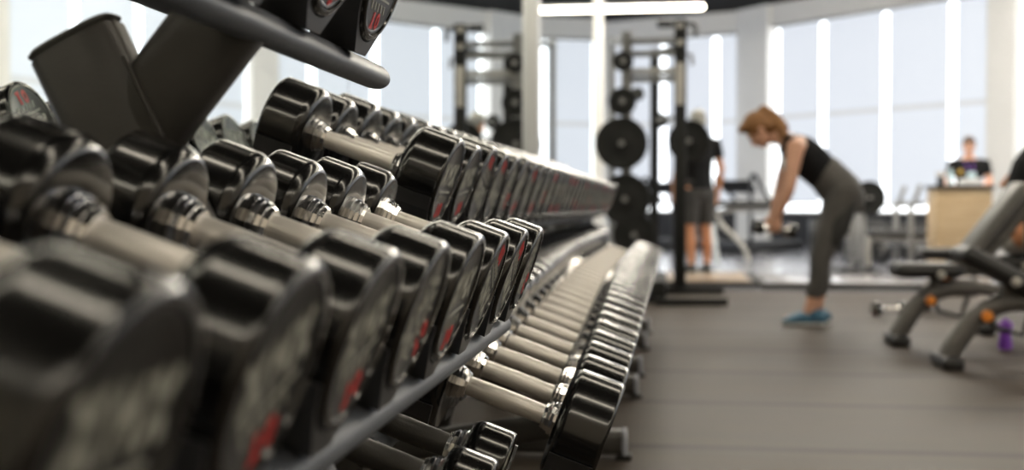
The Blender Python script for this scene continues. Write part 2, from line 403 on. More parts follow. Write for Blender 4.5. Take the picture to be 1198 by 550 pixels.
# ------------------------------------------------------------------ racks
def oval(mb, p, q, a, b, up):
    """stadium-like oval tube from p to q"""
    P, Q = Vector(p), Vector(q); t = (Q-P).normalized(); e = min(a, b)*0.35
    mb.tube([P, P+t*0.0005, P+t*e*0.4, P+t*e, Q-t*e, Q-t*e*0.4, Q-t*0.0005, Q], [(a*0.86, b*0.86), (a*0.88, b*0.88), (a*0.97, b*0.97), (a, b), (a, b), (a*0.97, b*0.97), (a*0.88, b*0.88), (a*0.86, b*0.86)], 28, up=up)
    return mb
def slab_tube(mb, p, q, a, b, up, n=3.4, cap=0.0, seg=44):
    """tube with a squarish rounded section"""
    P, Q = Vector(p), Vector(q); t = (Q-P).normalized(); u = Vector(up); sd = t.cross(u).normalized(); w = sd.cross(t)
    def ring(c, k):
        r = []
        for j in range(seg):
            th = 2*PI*j/seg; cs, sn = math.cos(th), math.sin(th)
            r.append(tuple(c + sd*(a*k*math.copysign(abs(cs)**(2/n), cs)) + w*(b*k*math.copysign(abs(sn)**(2/n), sn))))
        return r
    e = 0.004
    mb.rings([ring(P, 0.93), ring(P+t*e, 1), ring(Q-t*e, 1), ring(Q, 0.93)], True)
    return mb
def cradle_poly(d):
    r = d/2 + 0.0015; hb = -r*1.0 - 0.016
    a0, a1 = math.radians(-20), math.radians(-160)
    arc = [(r*math.cos(a0+(a1-a0)*k/14), r*math.sin(a0+(a1-a0)*k/14)) for k in range(15)]
    tip = r*math.cos(a0)+0.006
    return [(-0.024, hb), (0.024, hb), (tip*0.86, -r*0.62), (tip, -r*0.34)] + arc + [(-tip, -r*0.34), (-tip*0.86, -r*0.62)]
CR = {}
def cradle(parent, t, y, d, x0, x1, base):
    k = (round(d, 4), round(x1-x0, 4))
    if k not in CR: CR[k] = MB().prism(cradle_poly(d), 0, x1-x0).mesh('cradle', M['cradle'], smooth=False)
    return link('cradle', CR[k], parent, base.inverted() @ tier_frame(t, y) @ Matrix.Translation((x0, 0, 0)))
RACK_LABEL = ['black and grey dumbbell rack nearest the camera with angled oval upright', 'dumbbell rack second in line, starting at the sharpest dumbbell',
              'dumbbell rack third in line between the second and the farthest', 'farthest dumbbell rack in the line, ending beside the plate storage']
RACK_Y = [(-0.05, 1.70), (2.04, 3.98), (3.99, 5.93), (5.94, 7.92)]
def mid(t, want):
    ys = sorted(p[1] for p in PLACED if p[0] == t)
    m = [(a+b)/2 for a, b in zip(ys, ys[1:])]
    return min(m, key=lambda q: abs(q-want))
UPR = [(0.157, 1.141)] + [tuple(mid('D', q) for q in pr) for pr in ((2.65, 3.83), (4.95, 5.75), (6.80, 7.55))]
yD = sorted(p[1] for p in PLACED if p[0] == 'D'); yB = sorted(p[1] for p in PLACED if p[0] == 'B')
CUT_D = [yD[0]-0.11] + [(yD[k-1]+yD[k])/2 for k in (10, 20)] + [yD[-1]+0.13]
CUT_B = [yB[0]-0.11] + [(yB[k-1]+yB[k])/2 for k in (10, 20)] + [yB[-1]+0.13]
for rk in range(4):
    y0, y1 = RACK_Y[rk]
    base = Matrix.Translation((-0.45, (y0+y1)/2, 0))
    R = thing('dumbbell_rack', RACK_LABEL[rk], 'dumbbell rack', base.translation, 0, 'dumbbell racks along the mirror')
    inv = base.inverted()
    def loc(p): return inv @ Vector(p)
    tiers = ('A', 'U', 'C') if rk == 0 else ('D', 'B')
    for t in tiers:
        mine = [p for p in PLACED if p[0] == t and p[5] == rk]
        d = max(p[2] for p in mine); ln = sum(p[4] for p in mine)/len(mine); w = sum(p[3] for p in mine)/len(mine)
        drop = d/2 + 0.0015 + 0.016
        ya, yb = y0, y1
        if t == 'A': yb = 1.93
        if t == 'U': ya, yb = -0.05, 1.63
        if t == 'C': yb = 1.80
        if t == 'D': ya, yb = CUT_D[rk-1]+0.004, CUT_D[rk]-0.004
        if t == 'B': ya, yb = CUT_B[rk-1]+0.004, CUT_B[rk]-0.004
        for nm, xl in (('front_rail', -w*0.5), ('back_rail', -ln + w*0.5)):
            c = tier_frame(t, 0) @ Vector((xl, 0, -drop - 0.0165))
            nrm = (ST, 0, CT)
            oval(MB(), loc((c.x, ya, c.z)), loc((c.x, yb, c.z)), 0.026, 0.0175, nrm).build(nm, M['rail'], R, ang=60)
        ys = [p[1] for p in mine]
        for p in mine:
            cradle(R, t, p[1], p[2], -p[3]+0.008, -0.006, base)
            cradle(R, t, p[1], p[2], -p[4]+0.006, -p[4]+p[3]-0.008, base)
        if t == 'C':
            for e in (1,):
                cradle(R, t, max(ys)+0.165*e, d, -w+0.008, -0.006, base)
                cradle(R, t, max(ys)+0.165*e, d, -ln+0.006, -ln+w-0.008, base)
    for yu in UPR[rk]:
        if rk == 0:
            bot, top = Vector((-0.155, yu, 0.075)), Vector((-0.597, yu, H+0.165))
        else:
            bot, top = Vector((-0.76, yu, 0.09)), Vector((-0.61, yu, H-0.02))
        dr = (top-bot).normalized()
        if rk == 0:
            u = slab_tube(MB(), loc(bot), loc(top), 0.024, 0.050, (1, 0, 0.0)).build('upright', M['frame'], R, ang=50)
            slab_tube(MB(), loc(top+dr*0.0003), loc(top+dr*0.007), 0.0243, 0.0502, (1, 0, 0)).build('tube_cap', M['capdark'], u, ang=50)
            ax, az = TIERS['U']
            tip = Vector((-0.425, yu, H+0.205))
            st = Vector((-0.548, yu, H+0.055))
            am = slab_tube(MB(), loc(st), loc(tip), 0.0228, 0.045, (1, 0, 0.5)).build('arm', M['frame'], R, ang=50)
            ud = Vector((dr.x, dr.z)); uw = Vector((ud.y, -ud.x)); ad = Vector((tip.x-st.x, tip.z-st.z)).normalized(); an_ = Vector((ad.y, -ad.x))
            S2, B2 = Vector((st.x, st.z)), Vector((bot.x, bot.z))
            pts = []
            for e in (-0.047, -0.03, 0.0, 0.03, 0.047):        # where the arm meets the edge of the upright
                o_ = S2 + an_*e - (B2 + uw*0.047)
                den = ad.x*(-ud.y) + ad.y*ud.x
                r_ = (-o_.x*(-ud.y) - o_.y*ud.x)/den
                q_ = S2 + an_*e + ad*r_
                pts.append(loc((q_.x, yu-0.0235, q_.y)))
            MB().tube(pts, 0.0026, 10, rounded=True).build('weld_bead', M['frame'], am)
        else:
            u = slab_tube(MB(), loc(bot), loc(top), 0.022, 0.04, (1, 0, 0)).build('upright', M['frame'], R, ang=50)
            slab_tube(MB(), loc(top+dr*0.0003), loc(top+dr*0.008), 0.0225, 0.0405, (1, 0, 0)).build('tube_cap', M['black'], u, ang=50)
            # bracket that carries the lower shelf
            tb = tier_frame('B', yu) @ Vector((-0.10, 0, -0.145)); sb = bot + (top-bot)*0.22
            slab_tube(MB(), loc(sb), loc(tb), 0.02, 0.03, (0.3, 0, 1)).build('arm', M['frame'], R, ang=50)
        f = slab_tube(MB(), loc((-0.80, yu, 0.055)), loc((-0.16, yu, 0.055)), 0.042, 0.040, (0, 0, 1)).build('foot', M['frame'], R, ang=50)
        slab_tube(MB(), loc((-0.1595, yu, 0.055)), loc((-0.146, yu, 0.055)), 0.045, 0.043, (0, 0, 1)).build('tube_cap', M['cap'], f, ang=50)
        MB().box(loc((-0.155, yu, 0.008)), (0.05, 0.06, 0.016)).build('rubber_pad', M['black'], f)
        MB().box(loc((-0.75, yu, 0.008)), (0.05, 0.06, 0.016)).build('rubber_pad', M['black'], f)

# ------------------------------------------------------------------ room shell
def struct(name, mb, m, parent=None, smooth=False):
    o = mb.build(name, m, parent, smooth=smooth)
    if parent is None: o['kind'] = 'structure'
    return o
XM = -0.957
FL_EDGE = 11.55
struct('floor', MB().box((3.5, (FL_EDGE-5)/2, -0.05), (11.0, FL_EDGE+5, 0.1)), M['floor'])
struct('floor_hall', MB().box((3.0, (FL_EDGE+29)/2, -0.051), (16.0, 29-FL_EDGE, 0.1)), M['tilefloor'])
struct('ceiling', MB().box((3.0, 12, 4.95), (16.0, 34.4, 0.2)), M['ceil'])
struct('wall_left', MB().box((XM-0.08, 5.2, 2.43), (0.13, 20.4, 4.84)), M['wall'])
struct('baseboard_left', MB().box((XM+0.002, 5.2, 0.075), (0.028, 20.4, 0.15)), M['knee'])
struct('wall_back', MB().box((3.6, -4.95, 2.43), (9.5, 0.12, 4.84)), M['beige'])

# window wall: a curve of straight segments. (u, D) of the photo turned into plan positions
def plan(u, D):
    p = at(u, 240, D); return Vector((p.x, p.y))
SILL, HEAD, BL, SEAM, CE = 0.69, 4.42, 0.86, 2.57, 4.85
def offs(a, b, k):      # inward normal (towards the camera)
    d = (b-a).normalized(); n = Vector((d.y, -d.x))
    return n*k
def wall_piece(mb, a, b, z0, z1, t=0.2, inset=0.0):
    n = offs(a, b, 1.0)
    q = [a+n*inset, b+n*inset, b+n*(inset-t), a+n*(inset-t)]
    vs = [(p.x, p.y, z0) for p in q] + [(p.x, p.y, z1) for p in q]
    mb.add(vs, [(3, 2, 1, 0), (4, 5, 6, 7), (0, 1, 5, 4), (1, 2, 6, 5), (2, 3, 7, 6), (3, 0, 4, 7)])
KP = {'L0': Vector((-4.6, 27.3)), 'L1': plan(704, 26.6), 'A0': plan(715, 26.5), 'A1': plan(866, 25.0), 'B0': plan(902, 24.2), 'B1': plan(1159, 20.2),
      'C0': plan(1192, 19.6), 'C1': Vector((7.2, 15.4)), 'D0': Vector((7.45, 14.8)), 'D1': Vector((8.3, 9.4)), 'E0': Vector((8.35, 8.8)), 'E1': Vector((8.3, 3.0)), 'F1': Vector((8.2, -5.0))}
wins = [('A0', 'A1', [775, 836]), ('B0', 'B1', [906.5, 960, 1033, 1111]), ('C0', 'C1', None), ('D0', 'D1', None), ('E0', 'E1', None)]
walls = MB()
for a, b in (('L0', 'A0'), ('A1', 'B0'), ('B1', 'C0'), ('C1', 'D0'), ('D1', 'E0'), ('E1', 'F1')):
    wall_piece(walls, KP[a], KP[b], 0, CE, 0.25, 0.12 if a != 'L0' else 0.0)
for a, b, _ in wins: wall_piece(walls, KP[a], KP[b], HEAD, CE, 0.25, 0.02)
struct('wall_far', walls, M['wall'])
knee = MB()
for a, b, _ in wins: wall_piece(knee, KP[a], KP[b], 0, SILL, 0.25, 0.0)
struct('wall_low', knee, M['knee'])
def ray_hit(u, a, b):
    """fraction along a-b where the vertical plane through pixel column u meets it"""
    d = plan(u, 1.0) - Vector((0, 0)); e = b-a
    den = d.x*(-e.y) - d.y*(-e.x)
    t = (d.x*a.y - d.y*a.x)/(d.y*e.x - d.x*e.y)
    return t
NB = 0
for wi, (ka, kb, slits) in enumerate(wins):
    a, b = KP[ka], KP[kb]; ln = (b-a).length
    pane = MB(); wall_piece(pane, a, b, SILL, HEAD, 0.02, -0.16)
    g = struct(f'window_{wi+1}', pane, M['sky'])
    sill = MB(); wall_piece(sill, a, b, SILL-0.03, SILL, 0.25, 0.06); struct('sill', sill, M['wall'], g)
    hd = MB(); wall_piece(hd, a, b, HEAD-0.05, HEAD, 0.2, 0.0); struct('head_rail', hd, M['midsteel'], g)
    if slits: fr = [ray_hit(u, a, b) for u in slits]
    else: fr = [k/4 for k in range(1, 4)]
    gap = 0.075
    ed = [0.0] + fr + [1.0]
    for k in range(len(ed)-1):
        t0, t1 = ed[k]*ln + gap, ed[k+1]*ln - gap
        if k == 0: t0 = 0.03
        if k == len(ed)-2: t1 = ln-0.03
        if t1-t0 < 0.2: continue
        d = (b-a).normalized(); p, q = a+d*t0, a+d*t1
        NB += 1
        side = ['left window', 'wide middle window', 'window past the right column', 'far right window', 'rearmost right window'][wi]
        r = thing('roller_blind', f'white translucent roller blind, {ORD[k+1]} from the left in the {side}', 'blind', (p.x, p.y, HEAD-0.05), 0, 'roller blinds over the tall windows')
        if wi > 1: r['label'] = f'white roller blind, {ORD[k+1]} from the column in the {side}'
        mt = Matrix.Translation((-p.x, -p.y, -(HEAD-0.05)))
        def bp(nm, z0, z1, m, t=0.004, ins=-0.05):
            x = MB(); wall_piece(x, p, q, z0, z1, t, ins)
            x.v = [tuple(mt @ Vector(v)) for v in x.v]
            return x.build(nm, m, r, smooth=False)
        bp('fabric', BL, HEAD-0.06, M['blind'])
        bp('seam_band', SEAM-0.05, SEAM+0.05, M['blindseam'], 0.003, -0.046)
        bp('hem_bar', BL-0.02, BL+0.012, M['lightsteel'], 0.02, -0.042)

# wall mirrors with joints and posts
edges = [(-3.0, 3.46), (3.464, 6.66), (6.664, 8.02), (8.14, 15.2)]
mlabel = ['large frameless wall mirror panel nearest the camera behind the racks', 'frameless wall mirror panel between the nearest panel and the narrow one', 'narrow wall mirror panel just left of the bright metal post', 'long far wall mirror panel right of the bright metal post']
for (y0, y1), lb in zip(edges, mlabel):
    o = MB().box((XM-0.006, (y0+y1)/2, 2.2), (0.012, y1-y0, 4.1)).build('wall_mirror', M['mirror'], smooth=False)
    tag(o, lb, 'mirror', 'mirror panels on the left wall')
tr = MB().box((XM+0.02, 8.08, 2.43), (0.07, 0.12, 4.84), bev=0.008)
struct('trim_1', tr, M['steelpost'], smooth=True)
struct('trim_2', MB().box((XM+0.0, 15.32, 2.43), (0.12, 0.20, 4.84), bev=0.01), M['wall'], smooth=True)

# ------------------------------------------------------------------ lamps
def lamp(x, y, z, ln, label, along='X', tube=None, thick=1.0):
    t = thing('linear_lamp', label, 'ceiling light', (x, y, z), 0, 'linear ceiling lamps')
    rot = Matrix.Identity(4) if along == 'X' else Matrix.Rotation(PI/2, 4, 'Z')
    mb = MB(); mb.box((0, 0, 0.055), (ln, 0.10, 0.05), rot, 0.01); mb.build('housing', M['lampbody'], t)
    mb = MB(); mb.tube([rot @ Vector((-ln/2+0.01, 0, 0)), rot @ Vector((ln/2-0.01, 0, 0))], (0.085*thick, 0.06*thick), 16, rounded=True); mb.build('diffuser', tube or M['tube'], t)
    for s in (-1, 1):
        e = rot @ Vector((s*ln*0.4, 0, 0))
        MB().tube([(e.x, e.y, 0.08), (e.x, e.y, 4.85-z)], 0.004, 6).build('hanger', M['black'], t)
    return t
lamp(-0.47, 20.0, 4.07, 1.86, 'long bright linear lamp hanging under the black ceiling beside the mirror end', 'X', None, 0.7)
k = 0
for x in (0.72, 3.82, 6.75):
    for y in (-2.4, 0.9, 4.2, 7.5):
        k += 1
        lamp(x, y, 3.6, 2.88 if x < 6 else 2.6, f'linear lamp over the gym floor, number {k} counted along the rows from the racks', 'X')
k = 0
for x in (0.2, 2.6, 5.0):  # lamps added out of view to brighten the far wall and columns
    for y in (12.6, 14.6, 16.6):
        k += 1
        lamp(x, y, 4.45, 1.9, f'added fill lamp out of view over the hall by the windows, number {k} counted from the mirror', 'X', M['hallfill'])

# ------------------------------------------------------------------ floor platforms
def platform(name, c, d, topm, label):
    t = thing(name, label, 'platform', (c[0], c[1], 0), 0, 'lifting platforms on the floor')
    MB().box((0, 0, d[2]/2), d, bev=0.006).build('base', M['rubberedge'], t)
    MB().box((0, 0, d[2]+0.004), (d[0]-0.1, d[1]-0.16, 0.012), bev=0.003).build('deck', topm, t)
    return t
pa = at(772, 330, 11.9); pb = at(884, 330, 11.9)
platform('lifting_platform', ((pa.x+pb.x)/2, 12.75, 0), (pb.x-pa.x, 1.75, 0.055), M['plank'], 'low wooden lifting platform with dark edges at the foot of the cage')
pa = at(886, 332, 11.8); pb = at(1085, 332, 11.8)
platform('lifting_platform', ((pa.x+pb.x)/2+0.02, 12.65, 0), (pb.x-pa.x, 1.7, 0.05), M['gloss'], 'low glossy pale lifting platform behind the bending woman')

# ------------------------------------------------------------------ squat cage
def rectbar(mb, p, q, a, b, up=(0, 1, 0)): return slab_tube(mb, p, q, a, b, up, 7)
cg = at(795, 330, 11.2); cg.z = 0
cage = thing('squat_cage', 'tall black squat cage with grey crossbars beside the mirror end', 'squat cage', cg)
D1 = 11.2
def cp(u, v, D): return at(u, v, D) - cg
def post(u, v0, D, a, b, m, nm='upright'):
    p = at(u, 240, D); return slab_tube(MB(), (p.x-cg.x, p.y-cg.y, 0.0), (p.x-cg.x, p.y-cg.y, at(u, v0, D).z), a, b, (0, 1, 0), 7).build(nm, m, cage, ang=50)
pf = post(795.5, 24, 10.9, 0.056, 0.055, M['cagepaint'])
post(765.5, 58, 12.3, 0.045, 0.045, M['cagepaint'])
post(733, 38, 11.3, 0.05, 0.05, M['midsteel'])
post(716, 45, 12.6, 0.03, 0.04, M['midsteel'])
q = cp(795.5, 98, 10.825); FY = at(795.5, 240, 10.9).y - cg.y - 0.0585; q.y = FY
slab_tube(MB(), (q.x, q.y-0.002, q.z-0.19), (q.x, q.y-0.002, q.z+0.19), 0.036, 0.004, (0, 1, 0), 7).build('number_strip', M['lightsteel'], pf)
for v in (30, 50):
    q = cp(795.5, v, 10.825); q.y = FY; MB().lathe([(-0.006, 0.03), (0.004, 0.03), (0.006, 0.024)], 18, Matrix.Translation(q) @ Matrix.Rotation(-PI/2, 4, 'Z')).build('bolt', M['lightsteel'], pf)
for v, m in ((49, 'midsteel'), (63, 'midsteel'), (84, 'lightsteel'), (93, 'midsteel')):
    rectbar(MB(), cp(735, v, 11.3), cp(793, v-1, 11.0), 0.03, 0.028).build('crossbar', M[m], cage, ang=50)
rectbar(MB(), cp(766, 62, 12.3), cp(795, 56, 10.9), 0.03, 0.03, (0, 0, 1)).build('side_rail', M['cagepaint'], cage, ang=50)
rectbar(MB(), cp(716, 52, 12.6), cp(733, 46, 11.3), 0.03, 0.03, (0, 0, 1)).build('side_rail', M['midsteel'], cage, ang=50)
bar = MB().tube([cp(769, 28, 10.9), cp(786, 28, 10.9)], 0.035, 14).build('pull_up_grip', M['black'], cage)
MB().tube([cp(786, 28.5, 10.9), cp(812, 28, 10.9), cp(814, 31, 10.9), cp(814.5, 43, 10.9)], 0.022, 12).build('pull_up_grip', M['black'], cage)
MB().tube([cp(800, 64, 10.9), cp(809, 64, 10.9), cp(810, 76, 10.9)], 0.018, 10).build('bar_hook', M['midsteel'], cage)
MB().tube([cp(770, 140, 11.4), cp(792, 138, 11.0)], 0.02, 10).build('safety_bar', M['midsteel'], cage)
for u0, v0, u1, v1 in ((770, 341, 846, 341), (770, 354, 851, 354)):
    p, q = at(u0, v0, 1), at(u1, v1, 1)
    Dd = 0.785*F/(v0-240)
    p, q = at(u0-4, v0, Dd), at(u1, v1, Dd)
    p.z = q.z = 0.03
    slab_tube(MB(), p-cg, q-cg, 0.03, 0.03, (0, 0, 1), 7).build('floor_bar', M['cagepaint'], cage, ang=50)
pz = at(770, 345, 10.4); pz.z = 0
slab_tube(MB(), Vector((pz.x-0.02, pz.y-0.55, 0.09))-cg, Vector((pz.x-0.02, pz.y+0.9, 0.09))-cg, 0.09, 0.09, (0, 0, 1), 6).build('base_beam', M['cagepaint'], cage, ang=50)
def plate_mb(r, w=0.035):
    return MB().lathe([(0, 0.026), (0, r*0.30), (0.004, r*0.34), (0.010, r*0.40), (0.010, r*0.80), (0.004, r*0.86), (0.0, r*0.93), (0.004, r*0.985), (0.01, r), (w-0.01, r), (w-0.004, r*0.985), (w, r*0.93),
                       (w-0.004, r*0.86), (w-0.01, r*0.80), (w-0.01, r*0.40), (w-0.004, r*0.34), (w, r*0.30), (w, 0.026)], 48)
def plate(u, v, D, rpx, label, yaw=0.0, peg=None, group='weight plates on the cage pegs'):
    r = rpx*D/F; c = at(u, v, D)
    t = thing('weight_plate', label, 'weight plate', c, yaw, group)
    rot = Matrix.Rotation(-PI/2, 4, 'Z')      # +X of the lathe turned towards the camera (-Y)
    mb = plate_mb(r); mb.v = [tuple(rot @ Vector(p)) for p in mb.v]; mb.build('disc', M['plate'], t)
    hb = MB().lathe([(0.0, 0.028), (0.0375, 0.028), (0.039, 0.024)], 20); hb.v = [tuple(rot @ Vector(p)) for p in hb.v]; hb.build('hub_ring', M['midsteel'], t)
    if peg is not None:
        p0 = c - peg[1]
        MB().tube([p0 + Vector((0, 0.30, 0)), p0 + Vector((0, -0.09, 0))], 0.021, 14).build('storage_peg', M['midsteel'], peg[0])
    return t
for u, v, r, lb in ((729, 72, 12, 'small black weight plate, topmost on the cage plate column'), (728, 119, 16.5, 'mid-sized black weight plate, second from top on the cage plate column'),
                    (727, 168, 31, 'large black weight plate just above the dumbbell racks, third from top on the cage'), (731, 233, 30, 'large black weight plate below the largest one, behind the far dumbbells'),
                    (742, 275, 25, 'black weight plate lowest on the cage plate column')):
    plate(u, v, 10.9, r, lb, 0.0, (cage, cg))
plate(746, 110, 11.8, 8, 'tiny black weight plate right of the plate column on the cage', 0, (cage, cg))
plate(773, 141, 11.7, 9, 'tiny black weight plate between the two black cage posts', 0, (cage, cg))
plate(806, 165, 11.5, 25, 'large black weight plate hanging right of the front cage post', 0, (cage, cg))

# ------------------------------------------------------------------ benches
def rpad(mb, p, q, wid, th):
    """padded board from p to q (in XZ), width along Y"""
    P, Q = Vector(p), Vector(q); d = Q-P; ln = d.length; ang = math.atan2(d.z, d.x)
    mx = Matrix.Translation((P+Q)/2) @ Matrix.Rotation(-ang, 4, 'Y')
    return mb.box((0, 0, 0), (ln, wid, th), mx, th*0.42)
def bench(org, label, rotz, seat, back, group):
    t = thing('adjustable_bench', label, 'weight bench', org, rotz, group)
    leg = bez([(0.0, 0, 0.045), (0.05, 0, 0.13), (0.14, 0, 0.255), (0.27, 0, 0.325), (0.44, 0, 0.335)], 28)
    slab = MB(); 
    u = (0, 1, 0)
    slab.tube(leg, (0.052, 0.040), 16, up=u); slab.build('front_leg', M['bench'], t, ang=60)
    MB().tube([(0.42, 0, 0.335), (0.7, 0, 0.30), (1.05, 0, 0.16), (1.22, 0, 0.07)], (0.036, 0.03), 16, up=u).build('rear_leg', M['bench'], t, ang=60)
    MB().box((0.0, 0, 0.03), (0.10, 0.30, 0.06), bev=0.015).build('foot', M['black'], t)
    MB().box((1.22, 0, 0.035), (0.07, 0.50, 0.07), bev=0.015).build('foot', M['black'], t)
    MB().box(((seat[0][0]*0.35+seat[1][0]*0.65), 0, 0.5*(0.34+seat[0][2]*0.35+seat[1][2]*0.65)-0.03), (0.05, 0.06, max(0.06, seat[0][2]*0.35+seat[1][2]*0.65-0.36)), bev=0.008).build('seat_post', M['bench'], t)
    s = rpad(MB(), seat[0], seat[1], 0.30, 0.085).build('seat', M['vinyl'], t, ang=50)
    MB().lathe([(-0.02, 0.022), (0.0, 0.024), (0.015, 0.022), (0.02, 0.014)], 18, Matrix.Translation((seat[0][0]*0.35+seat[1][0]*0.65, -0.155, seat[0][2]*0.35+seat[1][2]*0.65-0.02)) @ Matrix.Rotation(-PI/2, 4, 'Z')).build('bolt_cap', M['lightsteel'], s)
    b = rpad(MB(), back[0], back[1], 0.29, 0.085).build('backrest', M['vinyl'] if len(back) < 3 else M['greyvinyl'], t, ang=50)
    d = (Vector(back[1])-Vector(back[0])).normalized(); nn = Vector((d.z, 0, -d.x))*0.095
    MB().tube([Vector(back[0])+nn*0.5, Vector(back[0])+d*0.10+nn, Vector(back[0])+d*0.55+nn], (0.03, 0.028), 12, up=u).build('back_support', M['bench'], b, ang=60)
    MB().tube([Vector(back[0])+d*0.45+nn, (0.78, 0, 0.285)], (0.022, 0.02), 12, up=u).build('ladder_strut', M['bench'], t)
    for (x, z) in ((0.175, 0.262),):
        k = MB().lathe([(-0.03, 0.012), (0.0, 0.014), (0.002, 0.027), (0.018, 0.030), (0.030, 0.024), (0.034, 0.012)], 22, Matrix.Translation((x, -0.045, z)) @ Matrix.Rotation(-PI/2, 4, 'Z')).build('knob', M['orange'], t)
    MB().tube([(0.20, 0, 0.30), (0.23, 0, 0.20), (0.36, 0, 0.165), (0.40, 0, 0.30)], 0.014, 10).build('hinge_bar', M['black'], t)
    return t
o1 = at(1049, 398, 6.95); o1.z = 0
bench(o1, 'grey adjustable bench with flat seat and raised grey backrest, left of the nearest bench', 0.02, ((-0.03, 0, 0.435), (0.34, 0, 0.435)), ((0.36, 0, 0.49), (0.70, 0, 0.93), 1), 'adjustable benches with orange knobs')
o2 = at(1108, 426, 5.98); o2.z = 0
bench(o2, 'grey adjustable bench with tilted black seat cut by the frame, nearest on the right', 0.02, ((0.045, 0, 0.585), (0.41, 0, 0.39)), ((0.44, 0, 0.40), (1.0, 0, 0.83)), 'adjustable benches with orange knobs')
# third bench, mostly outside, its backrest behind the right edge
o3 = Vector((1.94, 7.90, 0))
bench(o3, 'adjustable bench behind the two nearer ones, under the person in black t-shirt', 0.0, ((-0.05, 0, 0.45), (0.36, 0, 0.45)), ((0.44, 0, 0.49), (0.78, 0, 1.0)), 'adjustable benches with orange knobs')

o4 = at(1078, 380, 9.3); o4.z = 0
bench(o4, 'grey adjustable bench in front of the oak desk, farthest of the benches with orange knobs', 0.0, ((-0.03, 0, 0.435), (0.34, 0, 0.435)), ((0.36, 0, 0.49), (0.68, 0, 0.93), 1), 'adjustable benches with orange knobs')
# purple shaker bottle on the floor
pb_ = at(1176, 407, 6.72); pb_.z = 0
bt = thing('shaker_bottle', 'purple plastic shaker bottle standing on the floor behind the nearest bench', 'bottle', pb_)
up = Matrix.Rotation(-PI/2, 4, 'Y')
MB().lathe([(0.0, 0.030), (0.004, 0.036), (0.03, 0.037), (0.07, 0.031), (0.10, 0.033), (0.13, 0.038)], 28, up).build('body', M['purple'], bt)
MB().lathe([(0.1305, 0.040), (0.150, 0.040), (0.155, 0.034), (0.157, 0.016), (0.172, 0.014), (0.174, 0.008)], 28, up).build('lid', M['purple'], bt)

# small chrome dumbbell on the floor
fd = at(1041, 365, 8.75)
cdb = dumbbell(0.10, 0.05, 0.11)
cdb.location = (fd.x, fd.y, 0.0515); cdb.rotation_euler = (0, 0, 0.3)
tag(cdb, 'small dumbbell lying on the floor behind the farther grey bench', 'dumbbell')

# bench with light curved legs beside the cage
ob = at(850, 300, 16.5); ob.z = 0
hb = thing('weight_bench', 'long black padded bench on pale curved legs right of the cage post', 'weight bench', ob)
def hp(u, v, D=16.5): return at(u, v, D) - ob
rpad(MB(), hp(806, 239), hp(906, 239), 0.32, 0.10).build('pad', M['vinyl'], hb, ang=50)
MB().tube([hp(806, 258), hp(830, 250), hp(858, 245), hp(900, 244)], 0.035, 12, up=(0, 1, 0)).build('spine_tube', M['lightsteel'], hb)
MB().tube(bez([hp(842, 262), hp(852, 270), hp(864, 282), hp(872, 294), hp(876, 306.5)], 20), 0.034, 12, up=(0, 1, 0)).build('leg', M['lightsteel'], hb)
MB().tube([hp(838, 249), hp(846, 265), hp(842, 262)], 0.03, 12, up=(0, 1, 0)).build('bracket', M['lightsteel'], hb)
pl = hp(812, 307); MB().tube([hp(812, 258), Vector((pl.x, pl.y, 0.012))], 0.03, 12, up=(0, 1, 0)).build('leg', M['midsteel'], hb)
p0, p1 = hp(832, 254), hp(839, 307.5)
MB().tube([p0, p1], 0.035, 12, up=(0, 1, 0)).build('bright_leg', mat('white_lit_steel', (0.85, 0.9, 0.9), 0.2, 0.3), hb)  # light on this leg is put into its near-white colour

# ------------------------------------------------------------------ far equipment
def treadmill(u, D, label):
    p = at(u, 240, D); p.z = 0
    t = thing('treadmill', label, 'treadmill', p, 0.86, 'treadmills by the windows')
    MB().box((0.55, 0, 0.12), (1.65, 0.75, 0.16), bev=0.03).build('deck', M['black'], t)
    MB().box((0.62, 0, 0.205), (1.35, 0.5, 0.012)).build('belt', M['greycloth'], t)
    for s in (-0.36, 0.36):
        MB().tube(bez([(-0.05, s, 0.18), (-0.06, s, 0.7), (-0.05, s, 1.22), (0.02, s, 1.30), (0.12, s, 1.24), (0.42, s, 0.92), (0.5, s, 0.84)], 28), 0.035, 10, up=(0, 1, 0)).build('handrail', M['black'], t)
    MB().box((0.0, 0, 0.06), (0.25, 0.8, 0.1), bev=0.02).build('motor_cover', M['black'], t)
    mx = Matrix.Translation((0.06, 0, 1.12)) @ Matrix.Rotation(-0.7, 4, 'Y')
    MB().box((0, 0, 0), (0.05, 0.66, 0.26), mx, 0.02).build('console', M['black'], t)
treadmill(772, 21.6, 'black treadmill by the windows seen between the cage posts')
treadmill(860, 19.8, 'black treadmill by the windows beside the pale column, left of the woman')

